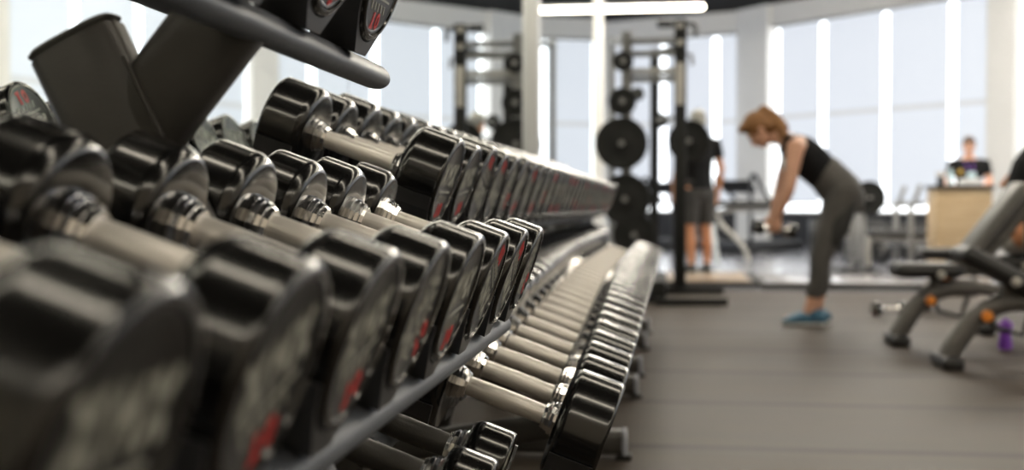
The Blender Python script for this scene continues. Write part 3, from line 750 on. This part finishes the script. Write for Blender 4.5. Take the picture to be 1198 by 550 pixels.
def flat_bench(u, D, label, plates):
    p = at(u, 240, D); p.z = 0
    t = thing('press_bench', label, 'weight bench', p, 0.0, 'press benches near the windows')
    rpad(MB(), (0.02, 0, 0.45), (0.9, 0, 0.45), 0.28, 0.09).build('pad', M['vinyl'], t, ang=50)
    MB().tube(bez([(0.02, 0, 0.03), (0.02, 0, 0.30), (0.08, 0, 0.39), (0.22, 0, 0.39), (0.8, 0, 0.38)], 24), 0.045, 12, up=(0, 1, 0)).build('frame', M['lightsteel'], t)
    MB().box((0.02, 0, 0.02), (0.08, 0.4, 0.04), bev=0.01).build('foot', M['black'], t)
    for s in (-0.5, 0.5):
        slab_tube(MB(), (0.45, s, 0), (0.45, s, 0.80), 0.03, 0.035, (0, 1, 0), 7).build('upright', M['midsteel'], t, ang=50)
        slab_tube(MB(), (0.47, s, 0.80), (0.56, s, 1.06), 0.025, 0.025, (0, 1, 0), 7).build('bar_hook', M['midsteel'], t, ang=50)
        slab_tube(MB(), (0.25, s, 0.8), (0.62, s, 0.82), 0.018, 0.02, (0, 1, 0), 7).build('crossbar', M['midsteel'], t, ang=50)
    slab_tube(MB(), (0.45, -0.5, 0.33), (0.45, 0.5, 0.33), 0.03, 0.03, (0, 0, 1), 7).build('crossbar', M['midsteel'], t, ang=50)
    MB().box((0.45, 0, 0.03), (0.10, 1.2, 0.06), bev=0.01).build('base', M['black'], t)
    return t, p
flat_bench(1014, 15.2, 'flat press bench with pale legs and tall hooks between the woman and the desk', False)
t_, p_ = flat_bench(958, 16.6, 'flat press bench mostly hidden behind the bending woman', True)
def barbell(p, label):
    t = thing('barbell', label, 'barbell', p)
    ry = Matrix.Rotation(-PI/2, 4, 'Z')
    MB().tube([(0, 1.05, 0), (0, -1.05, 0)], 0.016, 12).build('bar', M['midsteel'], t)
    for s in (-0.82, 0.78):
        mb = plate_mb(0.19, 0.05); mb.v = [tuple(ry @ Vector(v) + Vector((0, s, 0))) for v in mb.v]; d = mb.build('disc', M['plate'], t)
bb = at(1003, 232, 14.3)
barbell(bb, 'barbell with black round plates just right of the woman hips')
# stand that carries it
st = thing('barbell_stand', 'dark barbell stand with two posts under the loaded barbell', 'barbell stand', (bb.x, bb.y, 0))
for s in (-0.45, 0.45):
    slab_tube(MB(), (0, s, 0.02), (0, s, bb.z-0.016), 0.03, 0.03, (0, 1, 0), 7).build('upright', M['midsteel'], st, ang=50)
    MB().box((0, s, 0.02), (0.5, 0.08, 0.04), bev=0.01).build('foot', M['black'], st)
def ball(u, D, r, label):
    p = at(u, 240, D); p.z = 0
    t = thing('medicine_ball', label, 'medicine ball', (p.x, p.y, r), 0, 'black medicine balls on the floor')
    MB().ell((0, 0, 0), (r, r, r), seg=32).build('ball_body', M['black'], t)
    MB().lathe([(-0.008, r*0.999), (-0.006, r*1.008), (0.006, r*1.008), (0.008, r*0.999)], 40, Matrix.Rotation(0.5, 4, 'Y')).build('seam_band', M['midsteel'], t)
ball(1031, 16.6, 0.17, 'black medicine ball on the floor behind the press bench')
ball(1070, 16.4, 0.19, 'black medicine ball on the floor left of the wooden desk')
# dark storage boxes along the knee wall
def plyo(u, D, d, label):
    p = at(u, 240, D); p.z = 0
    t = thing('step_box', label, 'step box', p, 0.0, 'dark step boxes along the low wall')
    MB().box((0, 0, d[2]/2), d, bev=0.02).build('body', M['black'], t)
    MB().box((0, 0, d[2]+0.012), (d[0]*0.98, d[1]*0.98, 0.024), bev=0.01).build('top_pad', M['rubberedge'], t)
    for s in (-1, 1):
        MB().tube([(s*d[0]*0.2-0.06, -d[1]/2-0.02, d[2]*0.7), (s*d[0]*0.2+0.06, -d[1]/2-0.02, d[2]*0.7)], 0.012, 8).build('handle', M['midsteel'], t)
plyo(990, 20.4, (1.2, 0.5, 0.55), 'dark step box by the low wall behind the loaded barbell')
plyo(1045, 18.8, (1.3, 0.5, 0.50), 'dark step box by the low wall behind the press bench')
p = at(1098, 300, 12.9); p.z = 0

# wooden desk with things on it
dk = at(1122, 240, 14.0); dk.z = 0
desk = thing('reception_desk', 'narrow light oak desk with black top in front of the dark-haired man', 'desk', dk)
ww = 62*14.0/F; hz = 1.02
MB().box((0, 0, hz/2), (ww, 0.5, hz-0.04), bev=0.006).build('body', M['wood'], desk)
MB().box((0.0, -0.255, hz*0.52), (ww*0.86, 0.012, hz*0.7), bev=0.004).build('front_panel', M['wood'], desk)
MB().box((0, 0, hz+0.0), (ww+0.05, 0.56, 0.045), bev=0.008).build('desk_top', M['black'], desk)
MB().box((0, 0, 0.03), (ww-0.04, 0.46, 0.06)).build('plinth', M['black'], desk)
TOPZ = hz+0.0226
def ondesk(u, dy=0.0):
    q = at(u, 240, 14.0); return (q.x, q.y+dy, TOPZ)
cup = thing('pen_cup', 'black pen cup with yellow pens on the left of the oak desk', 'pen cup', ondesk(1099, -0.05))
upm = Matrix.Rotation(-PI/2, 4, 'Y')
MB().lathe([(0, 0.036), (0.002, 0.04), (0.10, 0.043), (0.10, 0.038), (0.01, 0.035)], 24, upm).build('cup_body', M['black'], cup)
for a in range(4):
    MB().tube([(0.01*math.cos(a*1.6), 0.01*math.sin(a*1.6), 0.012), (0.05*math.cos(a*1.6), 0.03*math.sin(a*1.6), 0.155)], 0.006, 8).build('pen', M['gold'], cup)
pp = thing('paper_stack', 'stack of white paper on the oak desk before the man', 'paper', ondesk(1132, -0.1))
for i in range(3): MB().box((0.004*i, 0.003*i, 0.012+0.024*i), (0.20, 0.28, 0.023), bev=0.003).build('sheets', M['paper'], pp)
bo = thing('water_bottle', 'slim pale blue bottle standing on the oak desk beside the pen cup', 'bottle', ondesk(1113, 0.05))
MB().lathe([(0, 0.028), (0.003, 0.032), (0.14, 0.032), (0.17, 0.016), (0.185, 0.014)], 24, upm).build('body', M['badge'], bo)
MB().lathe([(0.1852, 0.017), (0.205, 0.017), (0.208, 0.012)], 24, upm).build('cap', M['midsteel'], bo)

# ------------------------------------------------------------------ people
def organic(mb, name, m, parent, voxel=0.009, smooth=3):
    me = bpy.data.meshes.new(name); me.from_pydata(mb.v, [], mb.f); me.materials.append(m)
    o = link(name, me, parent)
    r = o.modifiers.new('remesh', 'REMESH'); r.mode = 'VOXEL'; r.voxel_size = voxel; r.use_smooth_shade = True
    s = o.modifiers.new('smooth', 'SMOOTH'); s.factor = 0.5; s.iterations = smooth
    return o
def frame3(fwd, upv, c):
    f = Vector(fwd).normalized(); u = Vector(upv); s = f.cross(u).normalized(); u = s.cross(f)
    return Matrix(((f.x, s.x, u.x, c[0]), (f.y, s.y, u.y, c[1]), (f.z, s.z, u.z, c[2]), (0, 0, 0, 1)))     # local X = face, Z = crown
def add_head(mb, mx, k=1.0):
    mb.ell((-0.012*k, 0, 0.035*k), (0.092*k, 0.074*k, 0.088*k), mx)
    mb.ell((0.024*k, 0, -0.035*k), (0.062*k, 0.056*k, 0.078*k), mx)
    mb.ell((0.058*k, 0, -0.088*k), (0.026*k, 0.030*k, 0.024*k), mx)        # chin
    P = [mx @ Vector(p) for p in ((0.080*k, 0, 0.012*k), (0.098*k, 0, -0.016*k), (0.106*k, 0, -0.034*k), (0.088*k, 0, -0.042*k))]
    mb.tube(P, [0.009*k, 0.012*k, 0.014*k, 0.010*k], 10, rounded=True)
    mb.ell((0.078*k, 0, 0.030*k), (0.012*k, 0.045*k, 0.010*k), mx)         # brow
    for s in (-1, 1): mb.ell((-0.004*k, s*0.076*k, -0.012*k), (0.020*k, 0.010*k, 0.032*k), mx)
    mb.ell((0.083*k, 0, -0.066*k), (0.012*k, 0.022*k, 0.009*k), mx)
def face_bits(parent, mx, k=1.0):
    for s in (-1, 1): MB().ell((0.078*k, s*0.030*k, 0.008*k), (0.012*k, 0.014*k, 0.008*k), mx).build('eye', M['eye'], parent)
    MB().ell((0.089*k, 0, -0.066*k), (0.010*k, 0.022*k, 0.006*k), mx).build('mouth', M['lip'], parent)
def add_hand(mb, wrist, fwd, palm, side, curl=0.5, k=1.0):
    """palm block, four bent fingers and a thumb from its side; 'palm' is the direction the palm faces"""
    f = Vector(fwd).normalized(); n = Vector(palm); n = (n - f*n.dot(f)).normalized(); s = f.cross(n)*side
    W = Vector(wrist)
    mb.tube([W, W+f*0.02*k, W+f*0.05*k, W+f*0.088*k], [(0.025*k, 0.020*k), (0.032*k, 0.019*k), (0.041*k, 0.016*k), (0.041*k, 0.013*k)], 14, up=n)
    for i, (o, ln) in enumerate(((0.031, 0.072), (0.0105, 0.082), (-0.0105, 0.077), (-0.031, 0.060))):
        b = W + f*0.084*k + s*o*k
        pts = [b]; a = curl*0.5
        for seg in (0.45, 0.30, 0.25):
            d = f*math.cos(a) + n*math.sin(a); pts.append(pts[-1]+d*ln*seg*k); a += curl
        mb.tube(pts, [0.0095*k, 0.0088*k, 0.0082*k, 0.007*k], 8, rounded=True, up=s)
    b = W + f*0.028*k + s*0.026*k
    d1 = (f*0.6 + s*0.7 + n*0.35).normalized(); d2 = (f*0.75 + s*0.25 + n*0.6).normalized()
    mb.tube([b, b+d1*0.038*k, b+d1*0.038*k+d2*0.032*k, b+d1*0.038*k+d2*0.055*k], [0.014*k, 0.011*k, 0.010*k, 0.008*k], 8, rounded=True)
def shoe(parent, ankle, toe_dir, m1, m2, name='shoe'):
    d = Vector(toe_dir).normalized(); A = Vector((ankle[0], ankle[1], 0))
    mb = MB(); mb.tube([A-d*0.065+Vector((0, 0, 0.05)), A-d*0.02+Vector((0, 0, 0.06)), A+d*0.05+Vector((0, 0, 0.055)), A+d*0.12+Vector((0, 0, 0.045)), A+d*0.185+Vector((0, 0, 0.036))],
                   [(0.034, 0.036), (0.038, 0.045), (0.042, 0.042), (0.046, 0.032), (0.034, 0.020)], 16, rounded=True)
    mb.tube([A+Vector((0, 0, 0.05)), A+Vector((0, 0, 0.105))], [(0.042, 0.05), (0.040, 0.045)], 14, up=d)
    o = organic(mb, name, m1, parent, 0.007, 3)
    sb = MB(); sb.tube([A-d*0.085+Vector((0, 0, 0.013)), A-d*0.02+Vector((0, 0, 0.013)), A+d*0.12+Vector((0, 0, 0.013)), A+d*0.20+Vector((0, 0, 0.015))],
                       [(0.036, 0.013), (0.041, 0.013), (0.049, 0.013), (0.035, 0.011)], 16, rounded=True); sb.build('sole', m2, o)
    return o

# ---- the woman bending forward (faces -X)
wp = at(940, 378, 8.1); wp.z = 0
wom = thing('person', 'woman with auburn ponytail in black tank top and charcoal leggings bending over a dumbbell', 'person', wp, 0.0)
def Wp(u, v, y=0.0): return Vector(((u-940)/172.8, y, (378.5-v)/172.8))
b = MB()
pel = Wp(983, 224); wst = Wp(965, 205); rib = Wp(945, 186); che = Wp(932, 175); nk = Wp(914, 160)
b.tube([Wp(972, 212), wst, rib, che, Wp(922, 166)], [(0.135, 0.09), (0.105, 0.085), (0.125, 0.105), (0.155, 0.105), (0.12, 0.07)], 22, up=(0.7, 0, 0.7), rounded=True)
b.tube([che, Wp(918, 163), nk, Wp(902, 157)], [0.075, 0.06, 0.052, 0.052], 16)
hf = Vector((-0.60, 0, -0.80)); hu = Vector((-0.80, 0, 0.60)); hc = Wp(888, 151)
HM = frame3(hf, hu, hc)
add_head(b, HM, 0.97)
for s in (-1, 1):
    hip = Vector((pel.x, s*0.085, pel.z)); kn = Wp(957+ (4 if s > 0 else 0), 300, s*0.095); an = Wp(953 + (-9 if s < 0 else 3), 364, s*0.09)
    b.tube([hip, hip*0.5+kn*0.5+Vector((0.01, 0, 0)), kn, kn*0.6+an*0.4+Vector((0.02, 0, 0)), an], [0.10, 0.082, 0.058, 0.054, 0.036], 18, rounded=True)
    b.tube([an, Vector((an.x-0.02, an.y, 0.05)), Vector((an.x-0.14, an.y, 0.035))], [0.036, 0.035, 0.03], 12, rounded=True)
    sh = Wp(927, 172, s*0.165); el = Wp(919 + (0 if s < 0 else -4), 221, s*0.20); wr = Wp(907, 250, s*0.17)
    b.tube([Wp(932, 170, s*0.08), sh, sh*0.55+el*0.45, el, el*0.6+wr*0.4, wr], [0.07, 0.062, 0.050, 0.041, 0.040, 0.028], 16, rounded=True)
    add_hand(b, wr, Vector((-0.18, 0, -1)), Vector((0.2, -s*1.0, 0)) if False else Vector((0, -s, 0)), -s if False else s, 1.0)
organic(b, 'body', M['skin'], wom, 0.008, 4)
face_bits(wom, HM, 0.97)
# tank top
c = MB()
c.tube([Wp(974, 213), wst, rib, che, Wp(921, 166)], [(0.150, 0.124), (0.142, 0.118), (0.150, 0.130), (0.165, 0.122), (0.115, 0.080)], 22, up=(0.7, 0, 0.7))
c.ell(Wp(931, 187), (0.09, 0.13, 0.07))
for s in (-1, 1): c.tube([Wp(931, 168, s*0.095), Wp(920, 163, s*0.09), Wp(918, 172, s*0.085)], [0.05, 0.045, 0.04], 12, rounded=True)
organic(c, 'tank_top', M['blackcloth'], wom, 0.010, 4)
MB().ell(Wp(917, 190), (0.02, 0.05, 0.05)).build('shirt_print', M['badge'], wom)
# leggings
l = MB()
l.tube([Wp(964, 202), pel, Wp(989, 232)], [(0.150, 0.126), (0.182, 0.142), (0.16, 0.12)], 22, up=(0.7, 0, 0.7), rounded=True)
for s in (-1, 1):
    hip = Vector((pel.x+0.005, s*0.085, pel.z)); kn = Wp(957+(4 if s > 0 else 0), 300, s*0.095); an = Wp(953+(-9 if s < 0 else 3), 364, s*0.09)
    l.tube([hip, hip*0.5+kn*0.5+Vector((0.01, 0, 0)), kn, kn*0.6+an*0.4+Vector((0.02, 0, 0)), kn*0.38+an*0.62+Vector((0.008, 0, 0))], [0.118, 0.097, 0.071, 0.067, 0.057], 18, rounded=True)
organic(l, 'leggings', M['leggings'], wom, 0.010, 4)
MB().tube([Wp(985, 236, -0.165), Wp(978, 262, -0.172), Wp(970, 282, -0.155)], [(0.02, 0.055), (0.03, 0.06), (0.02, 0.05)], 12, up=(1, 0, 0), rounded=True).build('mesh_panel', M['leggings2'], wom)
# hair with ponytail
h = MB()
h.ell((-0.022, 0, 0.042), (0.098, 0.083, 0.092), HM)
h.ell((-0.055, 0, -0.01), (0.062, 0.075, 0.085), HM)
h.ell((0.05, 0, 0.098), (0.045, 0.06, 0.028), HM)
h.ell((-0.125, 0, 0.055), (0.042, 0.038, 0.042), HM)
pt = [HM @ Vector((-0.13, 0, 0.03))] + [Wp(904, 138, 0), Wp(914, 150, -0.03), Wp(916, 165, -0.07)]
h.tube(pt, [0.040, 0.058, 0.050, 0.020], 12, rounded=True)
organic(h, 'hair', M['hair'], wom, 0.008, 2)
shoe(wom, Wp(949, 364, -0.09), (-1, -0.08, 0), M['shoe'], M['sole'])
shoe(wom, Wp(957, 364, 0.09), (-1, 0.08, 0), M['shoe'], M['sole'])
wd_ = dumbbell(0.095, 0.055, 0.115, 0.014, None, 'frame')
cc = Wp(906, 266.5, -0.145)
wd_.location = wp + cc; wd_.rotation_euler = (0, 0.12, 0)
tag(wd_, "small black dumbbell held in the bending woman's nearer hand", 'dumbbell', 'dumbbells held by the woman')
wd2 = dumbbell(0.095, 0.055, 0.115, 0.014, None, 'frame')
wd2.location = wp + Wp(906, 266.5, 0.145); wd2.rotation_euler = (0, 0.12, 0)
tag(wd2, "small black dumbbell held in the bending woman's farther hand", 'dumbbell', 'dumbbells held by the woman')

# ---- generic standing person facing 'f' (unit vector in plan)
def standing(pos, rotz, height, label, top_m, low_m, hair_m, skin_m, shorts=False, arms='forward', badge=False):
    """local +X is where the person faces"""
    t = thing('person', label, 'person', pos, rotz)
    k = height/1.75
    V = lambda x, y, z: Vector((x*k, y*k, z*k))
    b = MB(); c = MB(); l = MB(); h = MB()
    b.tube([V(0, 0, 0.92), V(0, 0, 1.08), V(0.01, 0, 1.25), V(0, 0, 1.38), V(0, 0, 1.45)], [(0.155*k, 0.11*k), (0.14*k, 0.10*k), (0.165*k, 0.115*k), (0.17*k, 0.10*k), (0.10*k, 0.07*k)], 20, up=(1, 0, 0), rounded=True)
    b.tube([V(0, 0, 1.42), V(0.01, 0, 1.50), V(0.02, 0, 1.58)], [0.065*k, 0.056*k, 0.055*k], 14)
    hm = frame3((1, 0, -0.15), (0.15, 0, 1), V(0.03, 0, 1.63)); add_head(b, hm, k)
    c.tube([V(0, 0, 0.90), V(0, 0, 1.08), V(0.01, 0, 1.25), V(0, 0, 1.38), V(0, 0, 1.455)], [(0.172*k, 0.128*k), (0.157*k, 0.118*k), (0.180*k, 0.132*k), (0.185*k, 0.116*k), (0.11*k, 0.082*k)], 20, up=(1, 0, 0))
    l.tube([V(0, 0, 1.00), V(0, 0, 0.86)], [(0.165*k, 0.122*k), (0.175*k, 0.128*k)], 20, up=(1, 0, 0), rounded=True)
    for s in (-1, 1):
        hip, kn, an = V(0, s*0.09, 0.90), V(0.01, s*0.10, 0.49), V(-0.02, s*0.10, 0.09)
        b.tube([hip, hip*0.5+kn*0.5, kn, kn*0.6+an*0.4-V(0.015, 0, 0), an], [0.092*k, 0.078*k, 0.056*k, 0.054*k, 0.036*k], 16, rounded=True)
        if shorts: l.tube([hip, hip*0.5+kn*0.5, hip*0.1+kn*0.9], [0.108*k, 0.10*k, 0.092*k], 16)
        else: l.tube([hip, hip*0.5+kn*0.5, kn, kn*0.6+an*0.4, an+V(0, 0, 0.01)], [0.108*k, 0.09*k, 0.072*k, 0.068*k, 0.058*k], 16)
        sh = V(0, s*0.205, 1.40)
        if arms == 'forward': el, wr, fw = V(0.06, s*0.26, 1.13), V(0.27, s*0.17, 1.10), Vector((1, -s*0.25, -0.15))
        elif arms == 'lap': el, wr, fw = V(0.10, s*0.27, 1.12), V(0.30, s*0.20, 1.0), Vector((0.8, 0, -0.6))
        else: el, wr, fw = V(-0.02, s*0.27, 1.12), V(0.05, s*0.27, 0.88), Vector((0.15, 0, -1))
        b.tube([V(0, s*0.12, 1.39), sh, sh*0.5+el*0.5, el, el*0.6+wr*0.4, wr], [0.066*k, 0.060*k, 0.050*k, 0.042*k, 0.041*k, 0.029*k], 14, rounded=True)
        add_hand(b, wr, fw, Vector((0, -s, -0.2)), s, 0.5, k)
        c.tube([V(0, s*0.10, 1.40), sh, sh*0.45+el*0.55], [0.078*k, 0.074*k, 0.066*k], 14)
    organic(b, 'body', skin_m, t, 0.009, 3); face_bits(t, hm, k)
    organic(c, 'shirt', top_m, t, 0.010, 3); organic(l, 'shorts' if shorts else 'trousers', low_m, t, 0.010, 3)
    h.ell((-0.024*k, 0, 0.045*k), (0.098*k, 0.084*k, 0.092*k), hm); h.ell((-0.06*k, 0, -0.005*k), (0.055*k, 0.074*k, 0.07*k), hm); h.ell((0.055*k, 0.01*k, 0.095*k), (0.045*k, 0.06*k, 0.03*k), hm)
    organic(h, 'hair', hair_m, t, 0.008, 2)
    for s in (-1, 1): shoe(t, V(-0.02, s*0.10, 0.09), (1, s*0.15, 0), M['black'], M['sole'])
    if badge:
        MB().box(V(0.138, 0.035, 1.235), (0.02*k, 0.11*k, 0.10*k), bev=0.008).build('badge_card', M['badge'], t)
        MB().ell(V(0.125, -0.10, 1.29), (0.012, 0.03, 0.035)).build('crest', M['gold'], t)
        for s in (-1, 1): MB().tube([V(0.14, 0.03+s*0.03, 1.31), V(0.12, s*0.05, 1.42)], 0.006, 6).build('lanyard', M['purple'], t)
    return t
mp_ = at(1133, 240, 15.0); mp_.z = 0
standing(mp_, math.atan2(-mp_.y, -mp_.x), 1.66, 'dark-haired man in black polo shirt with pale badge behind the oak desk', M['blackcloth'], M['blackcloth'], M['darkhair'], M['skin'], badge=True)
gp = at(817, 240, 13.0); gp.z = 0.066
standing(gp, math.radians(120), 1.77, 'grey-haired person in black shirt and shorts standing behind the cage post', M['blackcloth'], M['greycloth'], M['greyhair'], M['skin2'], shorts=True, arms='down')

# ---- seated person at the right edge (faces -X)
sp_ = Vector((2.25, 7.90, 0))
sp = thing('person', 'person in black t-shirt with bare bent arm, cut off by the right edge', 'person', sp_, PI); sp.scale = (1.1, 1.1, 1.1)
b = MB(); c = MB(); l = MB(); h = MB()
def ln_(p):
    p = Vector(p); q = p - Vector((0.10, 0, 0.60)); a = -0.42
    return Vector((0.10 + q.x*math.cos(a) + q.z*math.sin(a), p.y, 0.60 - q.x*math.sin(a) + q.z*math.cos(a)))
LP = lambda *a: [ln_(p) for p in a]
b.tube(LP((0.10, 0, 0.60), (0.13, 0, 0.78), (0.14, 0, 0.95), (0.13, 0, 1.06), (0.12, 0, 1.12)), [(0.16, 0.12), (0.14, 0.105), (0.165, 0.115), (0.17, 0.10), (0.10, 0.07)], 20, up=(1, 0, 0), rounded=True)
b.tube(LP((0.12, 0, 1.10), (0.11, 0, 1.18), (0.10, 0, 1.24)), [0.065, 0.056, 0.055], 14)
hm = frame3((-1, 0, -0.45), (-0.45, 0, 1), ln_((0.09, 0, 1.30))); add_head(b, hm)
c.tube(LP((0.10, 0, 0.56), (0.13, 0, 0.78), (0.14, 0, 0.95), (0.13, 0, 1.06), (0.12, 0, 1.125)), [(0.18, 0.14), (0.158, 0.122), (0.18, 0.132), (0.185, 0.118), (0.11, 0.082)], 20, up=(1, 0, 0))
l.tube([(0.10, 0, 0.66), (0.09, 0, 0.56)], [(0.17, 0.13), (0.17, 0.12)], 20, up=(1, 0, 0), rounded=True)
for s in (-1, 1):
    hip, kn, an = Vector((0.08, s*0.12, 0.575)), Vector((-0.30, s*0.27, 0.53)), Vector((-0.22, s*0.30, 0.10))
    b.tube([hip, hip*0.5+kn*0.5, kn, kn*0.6+an*0.4, an], [0.09, 0.078, 0.056, 0.052, 0.036], 16, rounded=True)
    l.tube([hip, hip*0.5+kn*0.5, kn, kn*0.6+an*0.4, an], [0.10, 0.09, 0.068, 0.064, 0.055], 16)
    sh = ln_((0.11, s*0.21, 1.07)); el = sh + Vector((0.17, s*0.07, -0.18)); wr = el + Vector((-0.19, s*0.0, -0.15))
    b.tube([ln_((0.12, s*0.12, 1.06)), sh, sh*0.5+el*0.5, el, el*0.6+wr*0.4, wr], [0.066, 0.060, 0.05, 0.042, 0.041, 0.029], 14, rounded=True)
    add_hand(b, wr, Vector((-0.75, 0, -0.6)), Vector((0, -s, -0.3)), s, 0.6)
    c.tube([ln_((0.12, s*0.10, 1.07)), sh, sh*0.72+el*0.28], [0.078, 0.074, 0.066], 14)
    shoe(sp, an, (-1, s*0.1, 0), M['black'], M['sole'])
organic(b, 'body', M['skin2'], sp, 0.009, 3); face_bits(sp, hm)
organic(c, 'shirt', M['blackcloth'], sp, 0.010, 3); organic(l, 'trousers', M['palecloth'], sp, 0.010, 3)
h.ell((-0.024, 0, 0.045), (0.098, 0.084, 0.092), hm); h.ell((-0.06, 0, -0.005), (0.055, 0.074, 0.07), hm)
organic(h, 'hair', M['darkhair'], sp, 0.008, 2)

# ------------------------------------------------------------------ world and view
w = bpy.data.worlds.new('world'); SC.world = w; w.use_nodes = True
w.node_tree.nodes['Background'].inputs['Color'].default_value = (0.8, 0.88, 1.0, 1)
w.node_tree.nodes['Background'].inputs['Strength'].default_value = 1.0
vs = SC.view_settings
vs.view_transform = 'Standard'; vs.look = 'None'; vs.exposure = 0.0; vs.gamma = 1.0; vs.use_curve_mapping = False
SC.cycles.max_bounces = 8; SC.cycles.glossy_bounces = 5; SC.cycles.diffuse_bounces = 4
SC.cycles.sample_clamp_indirect = 6.0
SC.cycles.use_denoising = True
